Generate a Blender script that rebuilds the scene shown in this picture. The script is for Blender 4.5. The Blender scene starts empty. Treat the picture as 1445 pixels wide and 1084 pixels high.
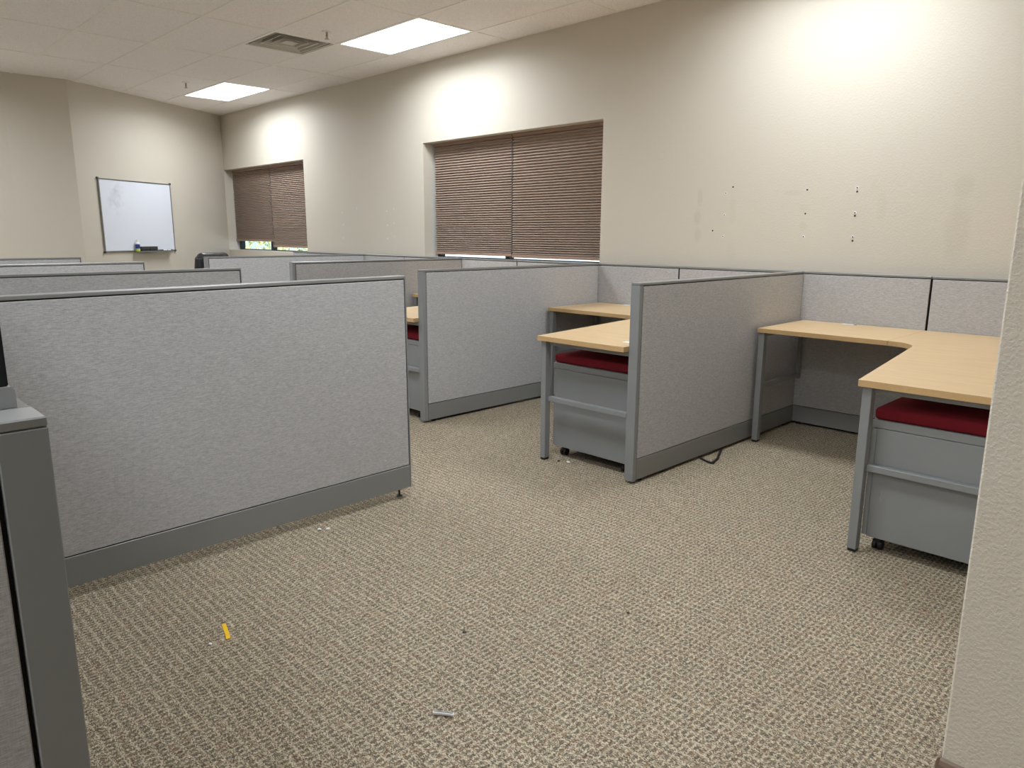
import bpy, bmesh, math, random
from mathutils import Vector, Matrix
random.seed(7)
C = bpy.context.scene.collection
SC = bpy.context.scene

# ------------------------------------------------------------------ camera
CAM_H = 1.266
cam_d = bpy.data.cameras.new('camera')
cam = bpy.data.objects.new('camera', cam_d)
C.objects.link(cam)
cam.location = (0, -4.911, CAM_H)
yaw, pitch, roll = math.radians(45.395), math.radians(11.543), math.radians(0.267)
fw = Vector((-math.sin(yaw) * math.cos(pitch), math.cos(yaw) * math.cos(pitch), -math.sin(pitch)))
rt = Vector((math.cos(yaw), math.sin(yaw), 0))
up = rt.cross(fw)
rt2 = rt * math.cos(roll) + up * math.sin(roll)
up2 = -rt * math.sin(roll) + up * math.cos(roll)
rot = Matrix((rt2, up2, -fw)).transposed()
cam.rotation_euler = rot.to_euler()
cam_d.sensor_fit = 'HORIZONTAL'
cam_d.sensor_width = 36.0
cam_d.lens = 1033.48 / 1445.0 * 36.0
cam_d.clip_start = 0.05
cam_d.clip_end = 200
SC.camera = cam

# ------------------------------------------------------------------ world, sun, exposure
SC.view_settings.view_transform = 'Standard'
SC.view_settings.look = 'None'
SC.view_settings.exposure = 0.0
SC.view_settings.gamma = 1.0
SC.view_settings.use_curve_mapping = False
LAMP_GLOW = 4.0            # brightness of the diffuser itself
LAMP_WATT = 38.0           # light thrown down by each ceiling panel
LAMP_SPREAD = 2.85
LAMP_COLOR = (0.90, 0.952, 1.0, 1)
SC.cycles.diffuse_bounces = 10
SC.cycles.max_bounces = 14

W = bpy.data.worlds.new('sky')
SC.world = W
W.use_nodes = True
nt = W.node_tree
bg = nt.nodes['Background']
sky = nt.nodes.new('ShaderNodeTexSky')
sky.sky_type = 'HOSEK_WILKIE'
sky.sun_direction = Vector((0.35, -0.6, 0.72)).normalized()
sky.turbidity = 3.0
nt.links.new(sky.outputs[0], bg.inputs[0])
bg.inputs[1].default_value = 7.0

sun_d = bpy.data.lights.new('sun', 'SUN')
sun_d.energy = 15.0
sun_d.angle = 0.02
sun = bpy.data.objects.new('sun', sun_d)
sun.rotation_euler = Vector((0.35, -0.6, 0.72)).to_track_quat('Z', 'Y').to_euler()
sun.location = (0, -3, 12)
C.objects.link(sun)

# ------------------------------------------------------------------ materials
def srgb(r, g, b):
    def f(c):
        c /= 255.0
        return c / 12.92 if c <= 0.04045 else ((c + 0.055) / 1.055) ** 2.4
    return (f(r), f(g), f(b), 1)

def new_mat(name):
    m = bpy.data.materials.new(name)
    m.use_nodes = True
    return m, m.node_tree, m.node_tree.nodes['Principled BSDF']

def nd(t, kind, **kw):
    n = t.nodes.new(kind)
    for k, v in kw.items():
        setattr(n, k, v)
    return n

def mth(t, op, a, b=None, c=None, clamp=False):
    n = t.nodes.new('ShaderNodeMath')
    n.operation = op
    n.use_clamp = clamp
    for i, v in enumerate((a, b, c)):
        if v is None:
            continue
        if isinstance(v, (int, float)):
            n.inputs[i].default_value = v
        else:
            t.links.new(v, n.inputs[i])
    return n.outputs[0]

def mixc(t, fac, a, b, mode='MIX'):
    n = t.nodes.new('ShaderNodeMix')
    n.data_type = 'RGBA'
    n.blend_type = mode
    for s, v in ((n.inputs[0], fac), (n.inputs[6], a), (n.inputs[7], b)):
        if isinstance(v, (int, float, tuple)):
            s.default_value = v
        else:
            t.links.new(v, s)
    return n.outputs[2]

def simple(name, col, rough=0.5, metal=0.0, noise=0.0, scale=40, spec=0.5, bump=0.0):
    m, t, b = new_mat(name)
    b.inputs['Base Color'].default_value = col
    b.inputs['Roughness'].default_value = rough
    b.inputs['Metallic'].default_value = metal
    b.inputs['Specular IOR Level'].default_value = spec
    tc = nd(t, 'ShaderNodeTexCoord')
    nz = nd(t, 'ShaderNodeTexNoise')
    nz.inputs['Scale'].default_value = scale
    nz.inputs['Detail'].default_value = 4
    t.links.new(tc.outputs['Object'], nz.inputs['Vector'])
    if noise:
        dark = tuple(c * (1 - noise) for c in col[:3]) + (1,)
        t.links.new(mixc(t, nz.outputs[0], col, dark), b.inputs['Base Color'])
    if bump:
        bp = nd(t, 'ShaderNodeBump')
        bp.inputs['Strength'].default_value = bump
        bp.inputs['Distance'].default_value = 0.002
        t.links.new(nz.outputs[0], bp.inputs['Height'])
        t.links.new(bp.outputs[0], b.inputs['Normal'])
    return m

def wall_mat(name, patches=(), bump=0.12, scale=160, col=srgb(202, 195, 182)):
    m, t, b = new_mat(name)
    tc = nd(t, 'ShaderNodeTexCoord')
    n1 = nd(t, 'ShaderNodeTexNoise')
    n1.inputs['Scale'].default_value = 1.3
    n1.inputs['Detail'].default_value = 3
    t.links.new(tc.outputs['Object'], n1.inputs['Vector'])
    c = mixc(t, n1.outputs[0], col, tuple(x * 0.965 for x in col[:3]) + (1,))
    sep = nd(t, 'ShaderNodeSeparateXYZ')
    t.links.new(tc.outputs['Object'], sep.inputs[0])
    wob = nd(t, 'ShaderNodeTexNoise')
    wob.inputs['Scale'].default_value = 14
    t.links.new(tc.outputs['Object'], wob.inputs['Vector'])
    for (px, pz, rx, rz, k) in patches:
        a = mth(t, 'DIVIDE', mth(t, 'SUBTRACT', sep.outputs[0], px), rx)
        d = mth(t, 'DIVIDE', mth(t, 'SUBTRACT', sep.outputs[2], pz), rz)
        r = mth(t, 'ADD', mth(t, 'MULTIPLY', a, a), mth(t, 'MULTIPLY', d, d))
        r = mth(t, 'ADD', r, mth(t, 'MULTIPLY', wob.outputs[0], 0.9))
        f = mth(t, 'MULTIPLY', mth(t, 'SUBTRACT', 1.75, r, clamp=True), k, clamp=True)
        c = mixc(t, f, c, srgb(176, 170, 152))
    t.links.new(c, b.inputs['Base Color'])
    b.inputs['Roughness'].default_value = 0.62
    b.inputs['Specular IOR Level'].default_value = 0.3
    nz = nd(t, 'ShaderNodeTexNoise')
    nz.inputs['Scale'].default_value = scale
    nz.inputs['Detail'].default_value = 2
    nz.inputs['Roughness'].default_value = 0.45
    t.links.new(tc.outputs['Object'], nz.inputs['Vector'])
    rp = nd(t, 'ShaderNodeMapRange')
    rp.inputs[1].default_value = 0.42
    rp.inputs[2].default_value = 0.62
    t.links.new(nz.outputs[0], rp.inputs[0])
    bp = nd(t, 'ShaderNodeBump')
    bp.inputs['Strength'].default_value = bump
    bp.inputs['Distance'].default_value = 0.004
    t.links.new(rp.outputs[0], bp.inputs['Height'])
    t.links.new(bp.outputs[0], b.inputs['Normal'])
    return m

PATCH = [(-3.006, 1.54, .026, .065, .30), (-3.02, 1.40, .030, .06, .30), (-3.01, 1.265, .032, .055, .28),
         (-2.735, 1.44, .03, .10, .14), (-2.73, 1.15, .04, .07, .14), (-2.30, 1.55, .06, .02, .20),
         (-2.21, 1.44, .045, .03, .14), (-2.21, 1.33, .03, .03, .18), (-1.283, 1.553, .055, .075, .24),
         (-1.29, 1.29, .07, .19, .22), (-1.72, 1.45, .03, .09, .13), (-1.77, 1.57, .03, .04, .12)]
M_WALL = wall_mat('painted_drywall', PATCH, bump=0.10, scale=90)
M_WALLB = wall_mat('painted_drywall_plain', (), bump=0.10, scale=90)
M_WALLC = wall_mat('orange_peel_drywall', (), bump=0.38, scale=150, col=srgb(219, 211, 197))  # same paint as the other walls, lightened to make up for weak light here

def carpet_mat():
    m, t, b = new_mat('loop_carpet')
    tc = nd(t, 'ShaderNodeTexCoord')
    # slight wobble of the woven rows
    wn = nd(t, 'ShaderNodeTexNoise')
    wn.inputs['Scale'].default_value = 22
    wn.inputs['Detail'].default_value = 1
    t.links.new(tc.outputs['Object'], wn.inputs['Vector'])
    sep = nd(t, 'ShaderNodeSeparateXYZ')
    t.links.new(tc.outputs['Object'], sep.inputs[0])
    wob = mth(t, 'MULTIPLY', mth(t, 'SUBTRACT', wn.outputs[0], 0.5), 0.010)
    X = mth(t, 'DIVIDE', mth(t, 'ADD', sep.outputs[0], wob), 0.0178)
    Y = mth(t, 'DIVIDE', mth(t, 'ADD', sep.outputs[1], wob), 0.0285)
    fx = mth(t, 'ABSOLUTE', mth(t, 'SUBTRACT', mth(t, 'FRACT', X), 0.5))
    fy = mth(t, 'ABSOLUTE', mth(t, 'SUBTRACT', mth(t, 'FRACT', Y), 0.5))
    sx = nd(t, 'ShaderNodeMapRange'); sx.interpolation_type = 'SMOOTHSTEP'
    t.links.new(fx, sx.inputs[0]); sx.inputs[1].default_value = 0.36; sx.inputs[2].default_value = 0.20
    sy = nd(t, 'ShaderNodeMapRange'); sy.interpolation_type = 'SMOOTHSTEP'
    t.links.new(fy, sy.inputs[0]); sy.inputs[1].default_value = 0.40; sy.inputs[2].default_value = 0.22
    spot = mth(t, 'MULTIPLY', sx.outputs[0], sy.outputs[0])
    cx = nd(t, 'ShaderNodeCombineXYZ')
    t.links.new(mth(t, 'FLOOR', X), cx.inputs[0])
    t.links.new(mth(t, 'FLOOR', Y), cx.inputs[1])
    rnd = nd(t, 'ShaderNodeTexWhiteNoise'); rnd.noise_dimensions = '2D'
    t.links.new(cx.outputs[0], rnd.inputs['Vector'])
    ramp = nd(t, 'ShaderNodeValToRGB')
    ramp.color_ramp.interpolation = 'CONSTANT'
    e = ramp.color_ramp.elements
    cols = [srgb(88, 72, 61), srgb(80, 76, 69), srgb(108, 80, 66), srgb(82, 83, 78), srgb(94, 84, 70), srgb(118, 100, 80), srgb(82, 70, 62)]
    e[0].position = 0; e[0].color = cols[0]
    e[1].position = 0.16; e[1].color = cols[1]
    for i, p in enumerate((0.34, 0.46, 0.6, 0.76, 0.88)):
        n = e.new(p); n.color = cols[i + 2]
    t.links.new(rnd.outputs['Value'], ramp.inputs[0])
    # yarn speckle
    sp = nd(t, 'ShaderNodeTexVoronoi')
    sp.inputs['Scale'].default_value = 1
    mp = nd(t, 'ShaderNodeMapping')
    mp.inputs['Scale'].default_value = (270, 420, 300)
    t.links.new(tc.outputs['Object'], mp.inputs['Vector'])
    t.links.new(mp.outputs[0], sp.inputs['Vector'])
    spk = nd(t, 'ShaderNodeSeparateColor')
    t.links.new(sp.outputs['Color'], spk.inputs[0])
    base = mixc(t, spk.outputs[0], srgb(122, 110, 91), srgb(214, 202, 178))
    base = mixc(t, mth(t, 'GREATER_THAN', spk.outputs[1], 0.80), base, srgb(96, 85, 72))
    # darker tone drifting between rows
    big = nd(t, 'ShaderNodeTexNoise')
    big.inputs['Scale'].default_value = 2.2
    big.inputs['Detail'].default_value = 3
    t.links.new(tc.outputs['Object'], big.inputs['Vector'])
    c = mixc(t, mth(t, 'MULTIPLY', spot, mth(t, 'ADD', 0.30, mth(t, 'MULTIPLY', spk.outputs[2], 0.62))), base, ramp.outputs[0])
    sh = mth(t, 'MULTIPLY', big.outputs[0], 0.22)
    c = mixc(t, sh, c, srgb(110, 100, 86))
    t.links.new(c, b.inputs['Base Color'])
    b.inputs['Roughness'].default_value = 1.0
    b.inputs['Specular IOR Level'].default_value = 0.05
    hgt = mth(t, 'SUBTRACT', mth(t, 'MULTIPLY', sp.outputs['Distance'], -0.8), mth(t, 'MULTIPLY', spot, 0.8))
    bp = nd(t, 'ShaderNodeBump')
    bp.inputs['Strength'].default_value = 0.5
    bp.inputs['Distance'].default_value = 0.003
    t.links.new(hgt, bp.inputs['Height'])
    t.links.new(bp.outputs[0], b.inputs['Normal'])
    return m
M_CARPET = carpet_mat()

def fabric_mat(name, ca, cb, hor=True):
    m, t, b = new_mat(name)
    tc = nd(t, 'ShaderNodeTexCoord')
    mp = nd(t, 'ShaderNodeMapping')
    mp.inputs['Scale'].default_value = (60, 60, 800)
    t.links.new(tc.outputs['Object'], mp.inputs['Vector'])
    n1 = nd(t, 'ShaderNodeTexNoise'); n1.inputs['Scale'].default_value = 1; n1.inputs['Detail'].default_value = 3
    t.links.new(mp.outputs[0], n1.inputs['Vector'])
    mp2 = nd(t, 'ShaderNodeMapping')
    mp2.inputs['Scale'].default_value = (700, 700, 90)
    t.links.new(tc.outputs['Object'], mp2.inputs['Vector'])
    n2 = nd(t, 'ShaderNodeTexNoise'); n2.inputs['Scale'].default_value = 1; n2.inputs['Detail'].default_value = 2
    t.links.new(mp2.outputs[0], n2.inputs['Vector'])
    v = mth(t, 'ADD', mth(t, 'MULTIPLY', n1.outputs[0], 0.75), mth(t, 'MULTIPLY', n2.outputs[0], 0.25))
    rp = nd(t, 'ShaderNodeMapRange')
    rp.inputs[1].default_value = 0.34; rp.inputs[2].default_value = 0.66
    t.links.new(v, rp.inputs[0])
    t.links.new(mixc(t, rp.outputs[0], ca, cb), b.inputs['Base Color'])
    b.inputs['Roughness'].default_value = 0.9
    b.inputs['Specular IOR Level'].default_value = 0.15
    b.inputs['Sheen Weight'].default_value = 0.08
    bp = nd(t, 'ShaderNodeBump'); bp.inputs['Strength'].default_value = 0.15; bp.inputs['Distance'].default_value = 0.001
    t.links.new(v, bp.inputs['Height']); t.links.new(bp.outputs[0], b.inputs['Normal'])
    return m
M_FABRIC = fabric_mat('woven_grey_fabric', srgb(149, 149, 150), srgb(193, 192, 193))
M_METAL = simple('grey_painted_metal', srgb(133, 135, 136), rough=0.42, noise=0.05, scale=5, spec=0.45)
M_CAP = simple('grey_cap_metal', srgb(138, 139, 138), rough=0.33, metal=0.25, noise=0.04, scale=5)
M_BASE = simple('grey_base_cover', srgb(128, 129, 128), rough=0.35, noise=0.05, scale=4, spec=0.5)
M_BLACK = simple('black_plastic', srgb(22, 23, 25), rough=0.5, noise=0.1)
M_REVEAL = simple('dark_panel_core', srgb(26, 27, 29), rough=0.8)
M_RED = simple('red_cushion_fabric', srgb(118, 30, 40), rough=0.9, noise=0.25, scale=300, spec=0.15, bump=0.3)
M_LEATHER = simple('black_leather', srgb(38, 38, 41), rough=0.38, noise=0.2, scale=30, bump=0.3)
M_WHITE = simple('white_plastic', srgb(232, 232, 230), rough=0.4)
M_GRID = simple('ceiling_grid_white', srgb(240, 236, 231), rough=0.6)
def board_mat():
    m, t, b = new_mat('whiteboard_enamel')
    tc = nd(t, 'ShaderNodeTexCoord'); sep = nd(t, 'ShaderNodeSeparateXYZ')
    t.links.new(tc.outputs['Object'], sep.inputs[0])
    n = nd(t, 'ShaderNodeTexNoise'); n.inputs['Scale'].default_value = 9; n.inputs['Detail'].default_value = 6
    t.links.new(tc.outputs['Object'], n.inputs['Vector'])
    a = mth(t, 'DIVIDE', mth(t, 'SUBTRACT', sep.outputs[0], .26), .17)      # half wiped marker smudges
    d = mth(t, 'DIVIDE', mth(t, 'SUBTRACT', sep.outputs[2], .66), .24)
    rr = mth(t, 'SUBTRACT', 1.0, mth(t, 'ADD', mth(t, 'MULTIPLY', a, a), mth(t, 'MULTIPLY', d, d)), clamp=True)
    f = mth(t, 'MULTIPLY', rr, mth(t, 'MULTIPLY', mth(t, 'SUBTRACT', n.outputs[0], .45, clamp=True), 3.2), clamp=True)
    t.links.new(mixc(t, f, srgb(222, 226, 236), srgb(185, 192, 198)), b.inputs['Base Color'])
    b.inputs['Roughness'].default_value = 0.12
    return m
M_WB = board_mat()
M_ALU = simple('aluminium_frame', srgb(150, 150, 148), rough=0.3, metal=0.8)
M_DARKGREY = simple('dark_grey_plastic', srgb(58, 58, 60), rough=0.5)
M_BRONZE = simple('dark_bronze_frame', srgb(34, 36, 42), rough=0.3, metal=0.3)
M_BASEBOARD = simple('brown_vinyl_baseboard', srgb(128, 108, 94), rough=0.5, noise=0.05)
M_YELLOW = simple('yellow_paper', srgb(238, 190, 32), rough=0.6)
M_BLUE = simple('blue_label', srgb(36, 60, 140), rough=0.4)
M_LIME = simple('lime_label', srgb(190, 214, 60), rough=0.5)
M_GREEN = simple('green_plastic', srgb(40, 120, 80), rough=0.5)
M_LINT = simple('white_lint', srgb(235, 233, 228), rough=0.9)
M_SPACKLE = simple('pale_spackle', srgb(218, 210, 195), rough=0.8)
M_VENT = simple('vent_metal', srgb(196, 190, 180), rough=0.5)
M_VENTDARK = simple('vent_throat', srgb(38, 40, 46), rough=0.8)
M_CHROME = simple('chrome', srgb(170, 165, 155), rough=0.25, metal=1.0)
M_CONC = simple('pale_concrete', srgb(210, 206, 198), rough=0.9, noise=0.1, scale=3)
M_BRICKOUT = simple('exterior_stucco', srgb(190, 182, 168), rough=0.9)

def wood_mat():
    m, t, b = new_mat('maple_laminate')
    tc = nd(t, 'ShaderNodeTexCoord')
    mp = nd(t, 'ShaderNodeMapping'); mp.inputs['Scale'].default_value = (3.0, 26, 26)
    t.links.new(tc.outputs['Object'], mp.inputs['Vector'])
    n1 = nd(t, 'ShaderNodeTexNoise'); n1.inputs['Scale'].default_value = 1.4; n1.inputs['Detail'].default_value = 6
    n1.inputs['Distortion'].default_value = 0.6
    t.links.new(mp.outputs[0], n1.inputs['Vector'])
    rp = nd(t, 'ShaderNodeMapRange'); rp.inputs[1].default_value = 0.35; rp.inputs[2].default_value = 0.7
    t.links.new(n1.outputs[0], rp.inputs[0])
    t.links.new(mixc(t, rp.outputs[0], srgb(208, 182, 143), srgb(199, 170, 128)), b.inputs['Base Color'])
    b.inputs['Roughness'].default_value = 0.38
    b.inputs['Specular IOR Level'].default_value = 0.45
    return m
M_WOOD = wood_mat()
M_EDGE = simple('maple_edge_band', srgb(196, 162, 114), rough=0.5, noise=0.08, scale=60)

def tile_mat():
    m, t, b = new_mat('mineral_ceiling_tile')
    tc = nd(t, 'ShaderNodeTexCoord')
    n1 = nd(t, 'ShaderNodeTexNoise'); n1.inputs['Scale'].default_value = 150; n1.inputs['Detail'].default_value = 4
    t.links.new(tc.outputs['Object'], n1.inputs['Vector'])
    rp = nd(t, 'ShaderNodeMapRange'); rp.inputs[1].default_value = 0.36; rp.inputs[2].default_value = 0.55
    t.links.new(n1.outputs[0], rp.inputs[0])
    t.links.new(mixc(t, rp.outputs[0], srgb(230, 225, 223), srgb(248, 244, 243)), b.inputs['Base Color'])
    b.inputs['Roughness'].default_value = 0.95
    b.inputs['Specular IOR Level'].default_value = 0.1
    bp = nd(t, 'ShaderNodeBump'); bp.inputs['Strength'].default_value = 0.4; bp.inputs['Distance'].default_value = 0.002
    t.links.new(n1.outputs[0], bp.inputs['Height']); t.links.new(bp.outputs[0], b.inputs['Normal'])
    return m
M_TILE = tile_mat()

def shade_mat():
    m, t, b = new_mat('brown_pleated_fabric')
    b.inputs['Base Color'].default_value = srgb(170, 153, 141)
    b.inputs['Roughness'].default_value = 0.85
    b.inputs['Specular IOR Level'].default_value = 0.2
    tr = nd(t, 'ShaderNodeBsdfTranslucent'); tr.inputs[0].default_value = srgb(120, 90, 75)
    mx = nd(t, 'ShaderNodeMixShader'); mx.inputs[0].default_value = 0.06
    out = t.nodes['Material Output']
    t.links.new(b.outputs[0], mx.inputs[1]); t.links.new(tr.outputs[0], mx.inputs[2]); t.links.new(mx.outputs[0], out.inputs[0])
    return m
M_SHADE = shade_mat()
M_SHADERAIL = simple('brown_shade_rail', srgb(150, 124, 108), rough=0.5)

def glass_mat(name, tint):
    m = bpy.data.materials.new(name); m.use_nodes = True
    t = m.node_tree; t.nodes.remove(t.nodes['Principled BSDF'])
    tr = nd(t, 'ShaderNodeBsdfTransparent'); tr.inputs[0].default_value = tint
    gl = nd(t, 'ShaderNodeBsdfGlossy'); gl.inputs['Roughness'].default_value = 0.02
    mx = nd(t, 'ShaderNodeMixShader')
    mx.inputs[0].default_value = 0.07
    t.links.new(tr.outputs[0], mx.inputs[1]); t.links.new(gl.outputs[0], mx.inputs[2])
    t.links.new(mx.outputs[0], t.nodes['Material Output'].inputs[0])
    return m
M_GLASS = glass_mat('window_glass', (0.9, 0.95, 0.95, 1))
M_SCREEN = simple('dark_tinted_glass', srgb(16, 24, 30), rough=0.12)
M_CLAMP = simple('clamp_grey', srgb(150, 152, 155), rough=0.4)

def lamp_mat():
    m = bpy.data.materials.new('lit_diffuser'); m.use_nodes = True
    t = m.node_tree; t.nodes.remove(t.nodes['Principled BSDF'])
    e = nd(t, 'ShaderNodeEmission'); e.inputs[0].default_value = LAMP_COLOR; e.inputs[1].default_value = LAMP_GLOW
    t.links.new(e.outputs[0], t.nodes['Material Output'].inputs[0])
    return m
M_LAMP = lamp_mat()

def leaf_mat():
    m, t, b = new_mat('sunlit_leaves')
    oi = nd(t, 'ShaderNodeTexCoord')
    n = nd(t, 'ShaderNodeTexNoise'); n.inputs['Scale'].default_value = 5
    t.links.new(oi.outputs['Object'], n.inputs['Vector'])
    t.links.new(mixc(t, n.outputs[0], srgb(150, 165, 95), srgb(205, 200, 130)), b.inputs['Base Color'])
    b.inputs['Roughness'].default_value = 0.7
    return m
M_LEAF = leaf_mat()

# ------------------------------------------------------------------ mesh helpers
def box(bm, x0, x1, y0, y1, z0, z1, bev=0.0, seg=1):
    r = bmesh.ops.create_cube(bm, size=1.0)
    vs = r['verts']
    for v in vs:
        v.co.x = x0 if v.co.x < 0 else x1
        v.co.y = y0 if v.co.y < 0 else y1
        v.co.z = z0 if v.co.z < 0 else z1
    if bev > 0:
        es = list({e for v in vs for e in v.link_edges})
        bmesh.ops.bevel(bm, geom=es, offset=bev, segments=seg, profile=0.5, affect='EDGES')

def cyl(bm, c, r, h, axis='z', seg=24, r2=None):
    m = Matrix.Translation(Vector(c))
    if axis == 'x':
        m = m @ Matrix.Rotation(math.pi / 2, 4, 'Y')
    elif axis == 'y':
        m = m @ Matrix.Rotation(math.pi / 2, 4, 'X')
    bmesh.ops.create_cone(bm, cap_ends=True, segments=seg, radius1=r, radius2=r if r2 is None else r2, depth=h, matrix=m)

def prism(bm, pts, z0, z1, bev=0.0):
    lo = [bm.verts.new((p[0], p[1], z0)) for p in pts]
    hi = [bm.verts.new((p[0], p[1], z1)) for p in pts]
    n = len(pts)
    bm.faces.new(list(reversed(lo)))
    bm.faces.new(hi)
    for i in range(n):
        bm.faces.new((lo[i], lo[(i + 1) % n], hi[(i + 1) % n], hi[i]))

def sweep(bm, path, w, h):
    """flat strap / tube of rectangular section along a 3-D path"""
    rings = []
    for i, p in enumerate(path):
        a = Vector(path[max(i - 1, 0)]); b_ = Vector(path[min(i + 1, len(path) - 1)])
        d = (b_ - a).normalized()
        s = d.cross(Vector((0, 0, 1)))
        s = s.normalized() if s.length > 1e-5 else Vector((1, 0, 0))
        u = s.cross(d).normalized()
        P = Vector(p)
        rings.append([bm.verts.new(P + s * (w / 2 * sx) + u * (h / 2 * sz)) for sx, sz in ((-1, -1), (1, -1), (1, 1), (-1, 1))])
    for a, b_ in zip(rings, rings[1:]):
        for k in range(4):
            bm.faces.new((a[k], a[(k + 1) % 4], b_[(k + 1) % 4], b_[k]))
    bm.faces.new(list(reversed(rings[0]))); bm.faces.new(rings[-1])

def obj(name, bm, mat, parent=None, smooth=False, label=None, loc=None):
    bmesh.ops.recalc_face_normals(bm, faces=bm.faces)
    me = bpy.data.meshes.new(name)
    bm.to_mesh(me); bm.free()
    for mm in (mat if isinstance(mat, (list, tuple)) else [mat]):
        me.materials.append(mm)
    if smooth:
        for p in me.polygons:
            p.use_smooth = True
    o = bpy.data.objects.new(name, me)
    C.objects.link(o)
    if parent:
        o.parent = parent
    if loc:
        o.location = loc
    if label:
        o['label'] = label
    return o

def tag(o, label, cat, group=None, kind=None):
    o['label'] = label; o['category'] = cat
    if group: o['group'] = group
    if kind: o['kind'] = kind
    return o

def thing(name, label, cat, loc=(0, 0, 0), rz=0, group=None):
    o = bpy.data.objects.new(name, None)
    o.empty_display_size = 0.1
    C.objects.link(o)
    o.location = loc; o.rotation_euler = (0, 0, rz)
    return tag(o, label, cat, group)

def struct(name, bm, mat, parent=None, smooth=False, label=None):
    o = obj(name, bm, mat, parent, smooth, label)
    if not parent:
        o['kind'] = 'structure'
    return o

def copy_tree(o, parent=None):
    c = o.copy()
    C.objects.link(c)
    if parent:
        c.parent = parent
    for ch in list(o.children):
        copy_tree(ch, c)
    return c

def B():
    return bmesh.new()

def bx(name, mat, parent, *a, bev=0.0, seg=1, label=None):
    b = B(); box(b, *a, bev=bev, seg=seg)
    return obj(name, b, mat, parent, label=label)

# ------------------------------------------------------------------ room shell
ZC = 2.969
T = 0.6096
S4 = 1.2192
X0 = -9.921
YE = -0.404
XL, XR_, YB = -9.90, 3.6, -8.6
KINK = (-9.857, -2.325)
CORN = (-11.15, 0.0)
WX = -0.355       # left end of the right-hand partition wall
WY = -3.177       # its face towards the camera

b = B(); box(b, -11.6, XR_ + .1, YB - .1, 0.30, -0.12, 0.0)
floor = struct('floor', b, M_CARPET)

# window wall with two openings
WIN = [(-11.15, -8.785, 1.02, 2.19), (-6.312, -3.937, 1.02, 2.19)]
b = B()
xs = [-11.6, WIN[0][0], WIN[0][1], WIN[1][0], WIN[1][1], WX + .002]
for i in range(5):
    if i in (1, 3):
        box(b, xs[i], xs[i + 1], 0.0, 0.26, 0.0, 1.02)
        box(b, xs[i], xs[i + 1], 0.0, 0.26, 2.19, ZC)
    else:
        box(b, xs[i], xs[i + 1], 0.0, 0.26, 0.0, ZC)
bmesh.ops.remove_doubles(b, verts=b.verts, dist=1e-4)
struct('wall_back', b, M_WALL)

# angled wall that carries the whiteboard and the wall left of it
dirw = Vector((KINK[0] - CORN[0], KINK[1] - CORN[1])).normalized()
nrm = Vector((-dirw.y, dirw.x))          # points into the room
b = B()
o1 = Vector(CORN) - nrm * 0.12
prism(b, [CORN, KINK, (KINK[0] - .16, KINK[1] - .1), (CORN[0] - .13, CORN[1] - .02)], 0, ZC)
struct('wall_far', b, M_WALLB)
b = B(); prism(b, [(KINK[0], KINK[1]), (XL - .004, -2.95), (XL - .06, YB), (XL - .2, YB), (XL - .2, KINK[1])], 0, ZC)
struct('wall_left', b, M_WALLB)
b = B(); box(b, XL - .2, XR_ + .1, YB - .1, YB, 0, ZC)
struct('wall_front', b, M_WALLB)
b = B(); box(b, XR_, XR_ + .1, YB, WY, 0, ZC)
struct('wall_right_far', b, M_WALLB)
# the partition wall at the right edge of the picture
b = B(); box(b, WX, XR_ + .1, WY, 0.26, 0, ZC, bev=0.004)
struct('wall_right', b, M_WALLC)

def baseboard(name, p, q, side):
    d = (Vector(q) - Vector(p)).normalized(); n = Vector((-d.y, d.x)) * side
    b = B()
    prof = [(0.0, 0.0), (0.009, 0.0), (0.009, 0.085), (0.006, 0.095), (0.0, 0.1)]
    a = [b.verts.new((p[0] + n.x * u, p[1] + n.y * u, z)) for u, z in prof]
    c = [b.verts.new((q[0] + n.x * u, q[1] + n.y * u, z)) for u, z in prof]
    k = len(prof)
    for i in range(k):
        b.faces.new((a[i], a[(i + 1) % k], c[(i + 1) % k], c[i]))
    b.faces.new(a); b.faces.new(c)
    o = struct(name, b, M_BASEBOARD)
baseboard('baseboard_right', (WX - .001, WY - .001), (XR_, WY - .001), -1)
baseboard('baseboard_side', (WX - .001, WY - .001), (WX - .001, -0.001), 1)
baseboard('baseboard_back', (-11.13, -.001), (WX - .02, -.001), -1)
baseboard('baseboard_left', (XL + .001, YB), (XL + .001, -2.95), -1)

# ceiling tiles (4 x 2 ft) with openings for lamps and vent
LIGHTS = [(0, 0), (3, 0), (6, 0), (3, -4), (6, -4), (0, -6), (3, -8), (7, -8), (4, -12), (7, -12)]    # column, row below the first row
b = B()
for c_ in range(-2, 12):
    for r_ in range(-1, 14):
        x0 = X0 + c_ * S4; x1 = x0 + S4
        y1 = YE - r_ * T; y0 = y1 - T
        if y1 > 0.27: y1 = 0.27
        if y0 < YB: y0 = YB
        if y1 <= y0: continue
        if (c_, -r_) in LIGHTS:
            continue
        if c_ == 2 and r_ == 1:
            x1 = x0 + T       # vent takes the second half
        vs = [b.verts.new((x, y, ZC)) for x, y in ((x0, y0), (x0, y1), (x1, y1), (x1, y0))]
        b.faces.new(vs)
me_c = struct('ceiling', b, M_TILE)
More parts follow.
